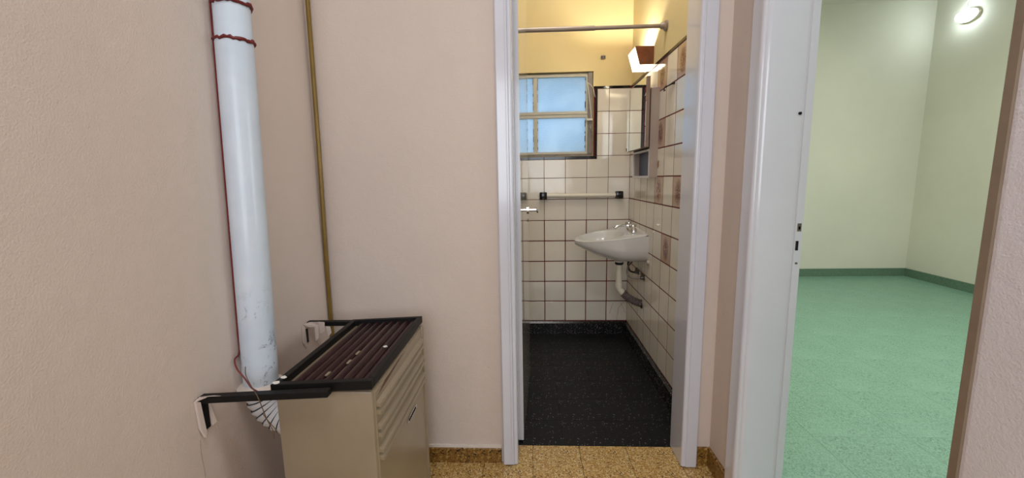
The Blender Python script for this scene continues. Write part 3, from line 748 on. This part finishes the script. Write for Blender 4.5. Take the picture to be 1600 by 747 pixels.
flake(b1, [(XL + .001, .880, .645), (XL + .004, .889, .640), (XL + .004, .896, .560), (XL + .006, .890, .548), (XL + .001, .884, .575)], .005)
flake(b1, [(XL + .001, .878, .644), (XL + .012, .886, .6555), (XL + .055, .894, .6535), (XL + .03, .900, .6515), (XL + .008, .896, .6505)], .004)
flake(b1, [(XL + .001, .919, .625), (XL + .003, .923, .600), (XL + .008, .927, .566), (XL + .003, .919, .562), (XL + .001, .917, .590)], .004)
b2 = bracket(1.385, .662, .665, -.500, 'black iron bracket arm passing behind the heater under its lid')
obj('wall_leg', B((XL - .006, XL + .004, 1.360, 1.384, .590, .640), bev=.001), M_IRON, b2)
flake(b2, [(XL + .001, 1.352, .662), (XL + .003, 1.360, .655), (XL + .004, 1.362, .590), (XL + .006, 1.358, .580), (XL + .001, 1.348, .60)], .004)
flake(b2, [(XL + .001, 1.356, .664), (XL + .020, 1.370, .668), (XL + .060, 1.382, .664), (XL + .05, 1.384, .648), (XL + .015, 1.366, .650)], .003)
flake(b2, [(XL + .046, 1.378, .666), (XL + .066, 1.378, .664), (XL + .062, 1.380, .628), (XL + .050, 1.379, .622)], .003, 'paper_shred')
flake(b2, [(XL + .034, 1.376, .650), (XL + .042, 1.378, .648), (XL + .042, 1.374, .605), (XL + .034, 1.372, .598)], .003, 'paper_shred')
flake(b2, [(XL + .072, 1.380, .648), (XL + .084, 1.380, .648), (XL + .088, 1.378, .625), (XL + .078, 1.378, .612)], .003, 'paper_shred')

# ------------------------------------------------------------------ bathroom things
# shower curtain rod
rod = thing('curtain_rod', 'straight grey shower curtain rod across the top of the bathroom', 'rod', (BX, 2.264, 1.909))
bm = bmesh.new(); tube(bm, [(BX - .004, 2.264, 1.909), (.33, 2.275, 1.912)], .0100, 14); obj('inner_tube', bm, M_ROD, rod, smooth=True)
bm = bmesh.new(); tube(bm, [(.34, 2.275, 1.912), (-.05, 2.285, 1.916), (BXL + .001, 2.305, 1.922)], .0122, 14); obj('outer_tube', bm, M_ROD, rod, smooth=True)
bm = bmesh.new(); lathe(bm, [(.026, 0), (.026, -.010), (.019, -.014), (.015, -.030), (.0115, -.034)], (BX, 2.264, 1.909), 'x', 18); obj('end_flange', bm, M_ROD, rod, smooth=True)

# wall lamp above the cabinet: ceramic cheeks, opal front and bottom, open top
lm = thing('bathroom_lamp', 'brown ceramic box lamp with glowing white glass above the mirror cabinet', 'lamp', (BX, 2.57, 1.83))
YN, YF = 2.473, 2.660
cheek = [(BX, 1.877), (.596, 1.877), (.624, 1.779), (BX, 1.779)]
for ya, yb in ((YN, YN + .010), (YF - .010, YF)):
    bm = bmesh.new(); prism(bm, cheek, 'y', ya, yb); obj('side_plate', bm, M_BROWNL, lm)
def opal(p0, p1, name):   # strip between two (x, z) points, spanning the lamp's width
    bm = bmesh.new(); d = Vector((p1[0] - p0[0], p1[1] - p0[1])).normalized(); nn = Vector((-d.y, d.x)) * .003
    prism(bm, [p0, p1, (p1[0] + nn.x, p1[1] + nn.y), (p0[0] + nn.x, p0[1] + nn.y)], 'y', YN + .0102, YF - .0102); return obj(name, bm, M_OPAL, lm)
opal((.597, 1.876), (.6105, 1.8295), 'front_glass'); opal((.6112, 1.827), (.6245, 1.780), 'front_glass'); opal((.6265, 1.7795), (BX - .002, 1.7795), 'bottom_glass')
bl = bpy.data.lights.new('bathroom_bulb', 'POINT'); bl.energy = 15.5; bl.color = (1.0, 0.96, 0.82); bl.shadow_soft_size = 0.016
blo = bpy.data.objects.new('bathroom_bulb', bl); COL.objects.link(blo); blo.location = (.658, 2.567, 1.825); 

# mirror cabinet
cab = thing('mirror_cabinet', 'narrow mirror-fronted bathroom cabinet with an open shelf niche on the tiled wall', 'cabinet', (BX, 2.5, 1.15))
CX = .652; CY0, CY1 = 2.335, 2.690
bm = bmesh.new(); T = .010
bx(bm, CX, BX - .002, CY0, CY0 + T, 1.148, 1.625); bx(bm, CX, BX - .002, CY1 - T, CY1, 1.148, 1.625)
for z in (1.148, 1.295, 1.615): bx(bm, CX, BX - .002, CY0 + T, CY1 - T, z, z + T)
obj('carcass', bm, M_CABS, cab)
obj('niche_back', B((BX - .012, BX - .002, CY0 + T, CY1 - T, 1.158, 1.295)), M_NICHE, cab, label='slate blue back of the open niche')
obj('niche_trim', B((CX - .003, CX + .006, CY0 + .001, CY1, 1.146, 1.159), (CX - .003, CX + .006, CY0 + .001, CY1, 1.292, 1.303), (CX - .003, CX + .006, CY1 - .014, CY1, 1.159, 1.292), (CX - .003, CX + .006, CY0 + .001, CY0 + .008, 1.159, 1.292), bev=.001), M_CABW, cab)
obj('cabinet_back', B((BX - .006, BX - .002, CY0 + T, CY1 - T, 1.305, 1.615)), M_CABS, cab)
MX = .620; MY0, MY1, MZ0, MZ1 = 2.318, 2.742, 1.312, 1.682
def rrect(y0, y1, z0, z1, r):
    pts = []
    for cy, cz, a in ((y1 - r, z1 - r, 0), (y0 + .006, z1 - .006, 90), (y0 + .004, z0 + .004, 180), (y1 - .004, z0 + .004, 270)):
        rr = r if a == 0 else (.006 if a == 90 else .004)
        pts += arc(cy, cz, rr, a, a + 90, 5)
    return pts
bm = bmesh.new(); prism(bm, rrect(MY0, MY1, MZ0, MZ1, .03), 'x', MX + .004, MX + .022); dr = obj('door', bm, paint('brown_door_edge', srgb(140, 118, 104), .5, .1, 20), cab, label='brown-edged mirror door')
bm = bmesh.new(); prism(bm, rrect(MY0 + .001, MY1 - .001, MZ0 + .001, MZ1 - .001, .03), 'x', MX, MX + .0035); obj('mirror', bm, M_MIRROR, dr, label='mirror pane')
obj('hinge', B((MX - .002, MX + .010, MY1 - .004, MY1 + .004, MZ0 + .004, MZ0 + .024), bev=.001), M_DARK, dr)
for zc in (1.36, 1.60): obj('door_spacer', B((MX + .021, CX + .001, CY0 + .06, CY1 - .06, zc - .01, zc + .01)), M_CABS, cab)

# washbasin
bs = thing('washbasin', 'small white wall-hung washbasin with pointed oval bowl', 'washbasin', (BX, 2.64, .66))
SYC = 2.640; SL = .418; SW = .182; SX0 = BX - .001 - SL
def tilt(bm):
    for v in bm.verts:
        k = min(1, max(0, (v.co.z - .62) / .14))
        v.co.z += (.14 * (v.co.x - .282) + .055 * (v.co.y - 2.62)) * k + .014 * (1 - k)
def halfw(t): return SW * (1 - (1 - t) ** 2.6) ** 0.48 if t < 1 else SW      # t: 0 at the tip, 1 at the wall
RIMZ = .757
bm = bmesh.new()
NS, NP = 22, 14
ts = [1 - math.cos(PI / 2 * i / NS) for i in range(1, NS + 1)]
secs = []
for t in ts:
    xx = SX0 + SL * t; w_ = halfw(t); dpt = .026 + .112 * (1 - (1 - min(1, t * 1.35)) ** 1.9)
    ring = []
    for j in range(NP + 1):
        a = PI * j / NP; cs, sn = math.cos(a), math.sin(a)
        ex = 2 / (2.2 + 2.2 * t)
        yy = w_ * (1 if cs >= 0 else -1) * abs(cs) ** ex * (1 - .10 * (1 if sn > .5 else 0) * 0)
        zz = -dpt * abs(sn) ** ex
        ring.append(bm.verts.new((xx, SYC - yy, RIMZ + zz)))
    secs.append(ring)
tipring = [bm.verts.new((SX0 + .0012, SYC - .012 * math.cos(PI * j / NP), RIMZ - .018 * math.sin(PI * j / NP))) for j in range(NP + 1)]
secs = [tipring] + secs
for a, b in zip(secs, secs[1:]):
    for j in range(NP): bm.faces.new((a[j], a[j + 1], b[j + 1], b[j]))
bm.faces.new(secs[-1]); bm.faces.new(tipring[::-1])
# rim, deck and hollow of the bowl
cxr, NR = SX0 + .168, 56
def edge(a):
    lo, hi = 0, .5
    for _ in range(40):
        m_ = (lo + hi) / 2; x_ = cxr + m_ * math.cos(a); t_ = (x_ - SX0) / SL
        if 0 <= t_ <= 1 and abs(m_ * math.sin(a)) <= halfw(t_): lo = m_
        else: hi = m_
    return lo
ang = [2 * PI * k / NR for k in range(NR)]
E_ = [edge(a) for a in ang]
def rim(sc, dz): return [bm.verts.new((cxr + e * sc * math.cos(a), SYC + e * sc * math.sin(a), RIMZ + dz)) for a, e in zip(ang, E_)]
def hol(sc, dz): return [bm.verts.new((cxr + .138 * sc * math.cos(a), SYC + .140 * sc * math.sin(a) * (1 + .12 * math.cos(a)), RIMZ + dz)) for a in ang]
rings = [rim(1, -.002), rim(1.006, .003), rim(.99, .0065), hol(1.02, .0065), hol(.985, .002), hol(.93, -.014), hol(.84, -.034), hol(.68, -.054), hol(.4, -.070), hol(.1, -.075)]
for a, b in zip(rings, rings[1:]):
    for k in range(NR): bm.faces.new((a[k], a[(k + 1) % NR], b[(k + 1) % NR], b[k]))
bm.faces.new(rings[-1])
tilt(bm); obj('bowl', bm, M_PORC, bs, smooth=True)
bm = bmesh.new(); lathe(bm, [(.026, -.006), (.027, 0), (.020, .003)], (SX0 + .168, SYC, .698), 'z', 18); obj('drain', bm, M_CHROME, bs, smooth=True)
def deckz(x, y): return RIMZ + .006 + .14 * (x - .282) + .055 * (y - 2.62)
# faucet: two cross handles and a forward spout
fc = thing('faucet', 'chrome two-handled mixer tap on the washbasin deck', 'tap', (.640, SYC, deckz(.64, SYC)))
fz = deckz(.64, SYC) + .001
fc.rotation_euler = (.055, -.14, 0)
bm = bmesh.new(); bx(bm, .626, .656, SYC - .075, SYC + .075, fz, fz + .012, .005, 2)
obj('body', bm, M_CHROME, fc, smooth=True)
bm = bmesh.new(); tube(bm, smooth_path([(.640, SYC, fz + .010), (.630, SYC, fz + .030), (.600, SYC, fz + .042), (.570, SYC, fz + .044), (.545, SYC, fz + .040), (.536, SYC, fz + .030)], 5), [.015] * 8 + [.0095] * 18, 12); obj('spout', bm, M_CHROME, fc, smooth=True)
for s in (-1, 1):
    bm = bmesh.new(); yy = SYC + s * .055
    lathe(bm, [(.021, fz + .004), (.018, fz + .022), (.011, fz + .032), (.011, fz + .038), (.014, fz + .042), (.008, fz + .048)], (.641, yy, 0), 'z', 14)
    for k in range(4):
        a = PI / 2 * k + .5; tube(bm, [(.641, yy, fz + .042), (.641 + .024 * math.cos(a), yy + .024 * math.sin(a), fz + .044)], [.0045, .006], 8)
    obj('handle', bm, M_CHROME, fc, smooth=True)
# trap
tp = thing('drain_trap', 'white plastic waste pipe under the washbasin bending to the wall', 'pipe', (.562, 2.62, .40))
TXc, TYc = .562, 2.62
bm = bmesh.new(); lathe(bm, [(.031, .630), (.031, .626), (.026, .621), (.024, .618)], (TXc, TYc, 0), 'z', 20); obj('tail_cup', bm, M_PORC, tp, smooth=True)
bm = bmesh.new(); lathe(bm, [(.023, .620), (.027, .616), (.026, .606), (.020, .602)], (TXc, TYc, 0), 'z', 20); obj('rubber_seal', bm, M_RUBBER, tp, smooth=True)
bm = bmesh.new(); tube(bm, smooth_path([(TXc, TYc, .606), (TXc, TYc, .53), (TXc, TYc, .47), (TXc + .003, TYc, .445), (TXc + .030, TYc - .005, .412)], 5), .0200, 16); obj('waste_pipe', bm, M_BAR, tp, smooth=True)
bm = bmesh.new(); lathe(bm, [(.020, .482), (.0218, .480), (.0218, .452), (.020, .450)], (TXc, TYc, 0), 'z', 18); obj('coupling', bm, M_BAR, tp, smooth=True)
bm = bmesh.new(); random.seed(2)
pth = smooth_path([(TXc + .026, TYc - .004, .417), (TXc + .055, TYc - .012, .392), (TXc + .10, TYc - .03, .368), (BX - .002, TYc - .045, .356)], 7)
tube(bm, pth, [.0235 + (.0022 if i % 2 else -.001) + random.uniform(-.001, .001) for i in range(len(pth))], 14); obj('taped_hose', bm, M_TAPE, tp, label='grey tape-wrapped outlet hose')
bm = bmesh.new(); lathe(bm, [(.030, 0), (.030, -.005), (.024, -.007)], (BX - .0015, TYc - .045, .356), 'x', 18); obj('wall_flange', bm, M_DKCHROME, tp)
# supply tails and stop valves
for nm, yv, zv, pts, lab in (
    ('supply_hose', 2.672, .541, [(.640, 2.66, .626), (.628, 2.665, .60), (.640, 2.668, .555), (.665, 2.67, .541), (BX - .012, 2.672, .541)], 'dark water supply hose nearer the back wall under the washbasin'),
    ('supply_hose', 2.535, .535, [(.640, 2.60, .626), (.612, 2.588, .596), (.604, 2.568, .550), (.630, 2.550, .532), (BX - .012, 2.535, .535)], 'metal water supply hose looping nearer the viewer under the washbasin')):
    hs = thing(nm, lab, 'hose', (BX, yv, zv), 'water hoses under the washbasin')
    bm = bmesh.new(); tube(bm, smooth_path(pts, 6), .0055, 10); obj('hose', bm, M_DKCHROME if yv < 2.6 else M_RUBBER, hs, smooth=True)
    bm = bmesh.new(); lathe(bm, [(.020, 0), (.020, -.004), (.011, -.006), (.011, -.024), (.008, -.026)], (BX - .0015, yv, zv), 'x', 14)
    tube(bm, [(BX - .016, yv, zv + .004), (BX - .016, yv, zv + .030)], [.006, .009], 8); obj('stop_valve', bm, M_DKCHROME, hs, smooth=True)
# stray fitting on the wall right of the basin
bm = bmesh.new(); lathe(bm, [(.016, 0), (.014, -.010), (.007, -.014)], (BX - .0015, 2.45, .648), 'x', 12); tag(obj('wall_plug', bm, M_CABS, smooth=True), 'small taupe plug in the tiles right of the washbasin', 'plug')

# towel bar
tb = thing('towel_bar', 'white towel bar between two black square end blocks on the back wall', 'towel bar', (.36, BY1, 1.03))
for xc, xi in ((.092, 1), (.624, -1)):
    bm = bmesh.new(); bx(bm, xc - .026, xc + .026, BY1 - .048, BY1 - .0016, 1.004, 1.058, .007, 2); obj('end_block', bm, M_BLACKPL, tb, smooth=True)
bm = bmesh.new(); tube(bm, [(.110, BY1 - .026, 1.032), (.36, BY1 - .026, 1.031), (.606, BY1 - .026, 1.030)], .0145, 14); obj('bar', bm, M_BAR, tb, smooth=True)

# wall hook on the right tiles, with a hanging loop of wire
hk = thing('wall_hook', 'small black wire hook screwed into the glossy tiles', 'hook', (BX, 2.16, 1.595))
bm = bmesh.new(); tube(bm, [(BX - .001, 2.105, 1.597), (BX - .010, 2.125, 1.597), (BX - .022, 2.165, 1.592)], [.0055, .004, .003], 8); obj('shank', bm, M_IRON, hk)
bm = bmesh.new(); pts = [(BX - .022 + .004 * math.sin(t), 2.183 - .018 * math.cos(t), 1.588 + .012 * math.sin(t)) for t in [2 * PI * k / 14 for k in range(13)]]; tube(bm, pts, .0026, 6); obj('loop', bm, M_IRON, hk)
# cable outlet on the yellow wall
bm = bmesh.new(); bx(bm, .487, .519, BY1 - .008, BY1, 1.946, 1.970, .003, 1); o = tag(obj('wall_anchor', bm, M_WING), 'tiny two-hole anchor box on the yellow wall above the window', 'anchor')
bm = bmesh.new()
for xx in (.495, .510): lathe(bm, [(.0042, -.0092), (.0042, -.006)], (xx, BY1, 1.958), 'y', 8)
obj('hole', bm, M_DARK, o)
